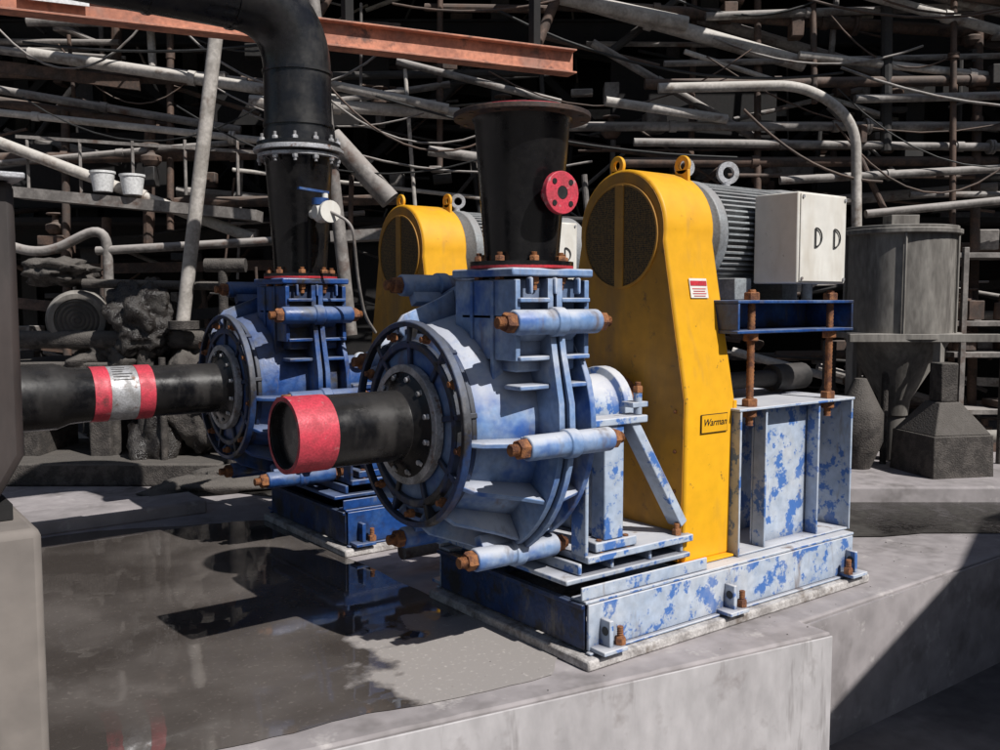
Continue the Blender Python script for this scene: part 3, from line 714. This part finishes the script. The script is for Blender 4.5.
lump('mud_casing',W(-2.7,8.5,.8),(.4,.4,.5),'mud',.4,15,5,OP,2)
lump('mud_top',W(-4.0,8.5,1.86),(.30,.3,.12),'mud',.5,18,4,OP,2)
c=MB();c.cyl(W(-3.15,8.25,1.2),W(-3.15,8.25,.1),.08,seg=16);c.cyl(W(-3.5,8.4,.9),W(-3.5,8.4,.1),.05);c.cyl(W(-2.95,8.1,1.1),W(-2.95,8.1,.1),.03)
c.cyl(W(-4.6,8.3,1.25),W(-2.2,8.3,1.25),.08,seg=18);c.cyl(W(-3.7,8.3,1.75),W(-2.3,8.3,1.72),.04)
c.cyl(W(-2.3,8.0,.1),W(-2.3,8.0,1.5),.07,seg=16);c.cyl(W(-2.3,8.0,1.35),W(-2.3,8.0,1.42),.13,seg=16);c.cyl(W(-2.75,8.1,1.35),W(-2.75,8.1,1.42),.13,seg=16)
c.cyl(W(-2.55,8.1,1.9),W(-2.2,8.1,1.9),.06);c.cyl(W(-2.4,8.1,1.4),W(-2.4,8.1,1.95),.04);c.cyl(W(-4.6,8.0,1.15),W(-4.6,8.0,.1),.07)
c.done('mud_pipes','mud',OP)
lump('mud_pile',W(-1.5,8.6,.0),(1.6,.5,.25),'mud',.4,21,5)
lump('mud_pile',W(1.5,8.8,.0),(1.6,.5,.3),'mud',.4,25,5)

# ---- right side
T=empty('hopper_tank')
o=W(3.62,8.5,0)
c=MB().lathe(o,(0,0,1),[(.55,.12),(.7,.14),(1.28,.47),(1.30,.47),(2.18,.47),(2.18,.52),(2.22,.52),(2.22,.49),(2.25,.49),(2.28,.1)],44)
c.done('tank_shell','tankg',T,.004)
c=MB();c.ring(o+Vector((0,0,1.26)),(0,0,1),.05,.54,.46,40)
for a in(20,110,200,290):
    aa=math.radians(a-37);x,y=.5*math.cos(aa),.5*math.sin(aa);c.beam(o+Vector((x,y,0.05)),o+Vector((x,y,1.27)),.07,.07)
for i in range(5):
    aa=math.radians(i*72);c.beam(o+Vector((.49*math.cos(aa),.49*math.sin(aa),1.3)),o+Vector((.49*math.cos(aa),.49*math.sin(aa),2.18)),.02,.02)
c.cyl(o+Vector((0,0,.05)),o+Vector((0,0,.6)),.1);c.cyl(o+Vector((0,0,.35)),o+W(1.1,0,.35),.06)
Wbox(c,3.5,3.75,8.4,8.6,2.27,2.36)
Wbox(c,3.0,4.3,7.98,8.04,1.24,1.31)
c.done('tank_stand','tankg',T,.004)
T2=empty('sump_hopper')
o=W(3.78,7.9,.12)
R37=Matrix.Rotation(math.radians(-37+12),3,'Z')
def frust(mb,o,w0,w1,z0,z1):
    b=len(mb.v)
    for w,z in((w0,z0),(w1,z1)):
        for x,y in((-1,-1),(1,-1),(1,1),(-1,1)):mb.v.append(o+R37@Vector((x*w/2,y*w/2,z)))
    for i in range(4):mb.f.append((b+i,b+(i+1)%4,b+4+(i+1)%4,b+4+i))
    mb.f.append((b,b+1,b+2,b+3));mb.f.append((b+4,b+5,b+6,b+7))
c=MB();frust(c,o,.58,.56,0,.36);frust(c,o,.54,.2,.36,.62);frust(c,o,.16,.16,.62,.95)
c.done('sump_body','mud',T2,.01)
c=MB();c.lathe(W(3.15,8.1,.12),(0,0,1),[(0,.1),(.25,.2),(.5,.2),(.55,.17),(.8,.05)],20);c.lathe(W(3.05,8.6,.12),(0,0,1),[(0,.14),(.5,.14),(.7,.06),(1.1,.06)],20)
for x in(3.45,4.5):c.cyl(W(x,8.3,.1),W(x,8.3,1.1),.03)
c.done('sump_vessels','mud',T2,.005)
c=MB();Wbox(c,2.75,7,7.25,9.2,-.02,.13);c.done('plinth','conc',None,.02)
Rk=empty('equipment_rack');c=MB()
for z in(.5,1.05,1.35,2.0):Wbox(c,4.35,6.5,8.9,9.4,z,z+.05)
for r in(4.4,5.0,5.7,6.4):Wbox(c,r,r+.05,8.88,8.93,.1,2.1)
c.done('rack_frame','pipeg',Rk,.004)
c=MB()
for i in range(40):
    r=random.uniform(4.4,6.3);z=random.choice([.56,1.11,1.41,.13]);h=random.uniform(.05,.25)
    if i%2:Wbox(c,r,r+random.uniform(.1,.3),8.95,9.25,z+.002,z+h)
    else:c.lathe(W(r,9.1,z+.002),(0,0,1),[(0,.08),(h,.07),(h,.04),(h+.08,.03)],14)
c.done('rack_contents','pipeb',Rk,.006)
mb=MB()
for i in range(260):
    r=random.uniform(-6,7);d=random.uniform(8.4,10.2);s=random.uniform(.02,.09)
    mb.box(W(r,d,s*.3),(s*1.5,s,s*.8),Matrix.Rotation(random.uniform(0,3),3,'Z')@Matrix.Rotation(random.uniform(-.5,.5),3,'X'))
mb.done('rubble','mud')
c=MB();c.cyl((2.75,4.6,.14),(5.2,4.6,.14),.05);c.cyl((5.2,4.4,.12),(5.2,8,.12),.07);c.cyl((4.95,4.2,.75),(6.4,4.2,.75),.09,seg=18);c.cyl((5.1,4.2,.75),(5.14,4.2,.75),.15,seg=18)
c.cyl((5.9,4.2,0),(5.9,4.2,.7),.05);c.done('process_pipe','pipeg')
MB().prism([(4.55,-.72),(4.55,2.98),(6.13,3.62),(7.5,4.15),(12,4.15),(12,-.72)],lambda x,z,y:(x,y,z),-3,-.62).done('unseen_shadow_caster','conc',None)  # unseen block, top sloped to cast the diagonal shadow at lower right

# ---------------------------------------------------------------- light, world, camera
el=math.radians(47);sv=Vector((.16*math.cos(el),-math.cos(el),math.sin(el))).normalized()
sd=bpy.data.lights.new('sun','SUN');sd.energy=5.0;sd.angle=math.radians(.5);sd.color=(1,.97,.93)
so=bpy.data.objects.new('sun',sd);COL.objects.link(so);so.rotation_euler=sv.to_track_quat('Z','Y').to_euler()
w=bpy.data.worlds.new('World');S.world=w;w.use_nodes=True
nt=w.node_tree;bg=nt.nodes['Background'];sk=nt.nodes.new('ShaderNodeTexSky');sk.sky_type='NISHITA';sk.sun_disc=False
sk.sun_elevation=el;sk.sun_rotation=math.atan2(sv.x,sv.y)
nt.links.new(sk.outputs['Color'],bg.inputs['Color']);bg.inputs['Strength'].default_value=.05
cd=bpy.data.cameras.new('camera');cd.lens=33.5;cd.sensor_width=36;cd.clip_end=600;cd.clip_start=.05
co=bpy.data.objects.new('camera',cd);COL.objects.link(co);co.location=(0,0,1.6)
co.rotation_euler=(math.radians(90-4.6),0,math.radians(-37))
S.camera=co
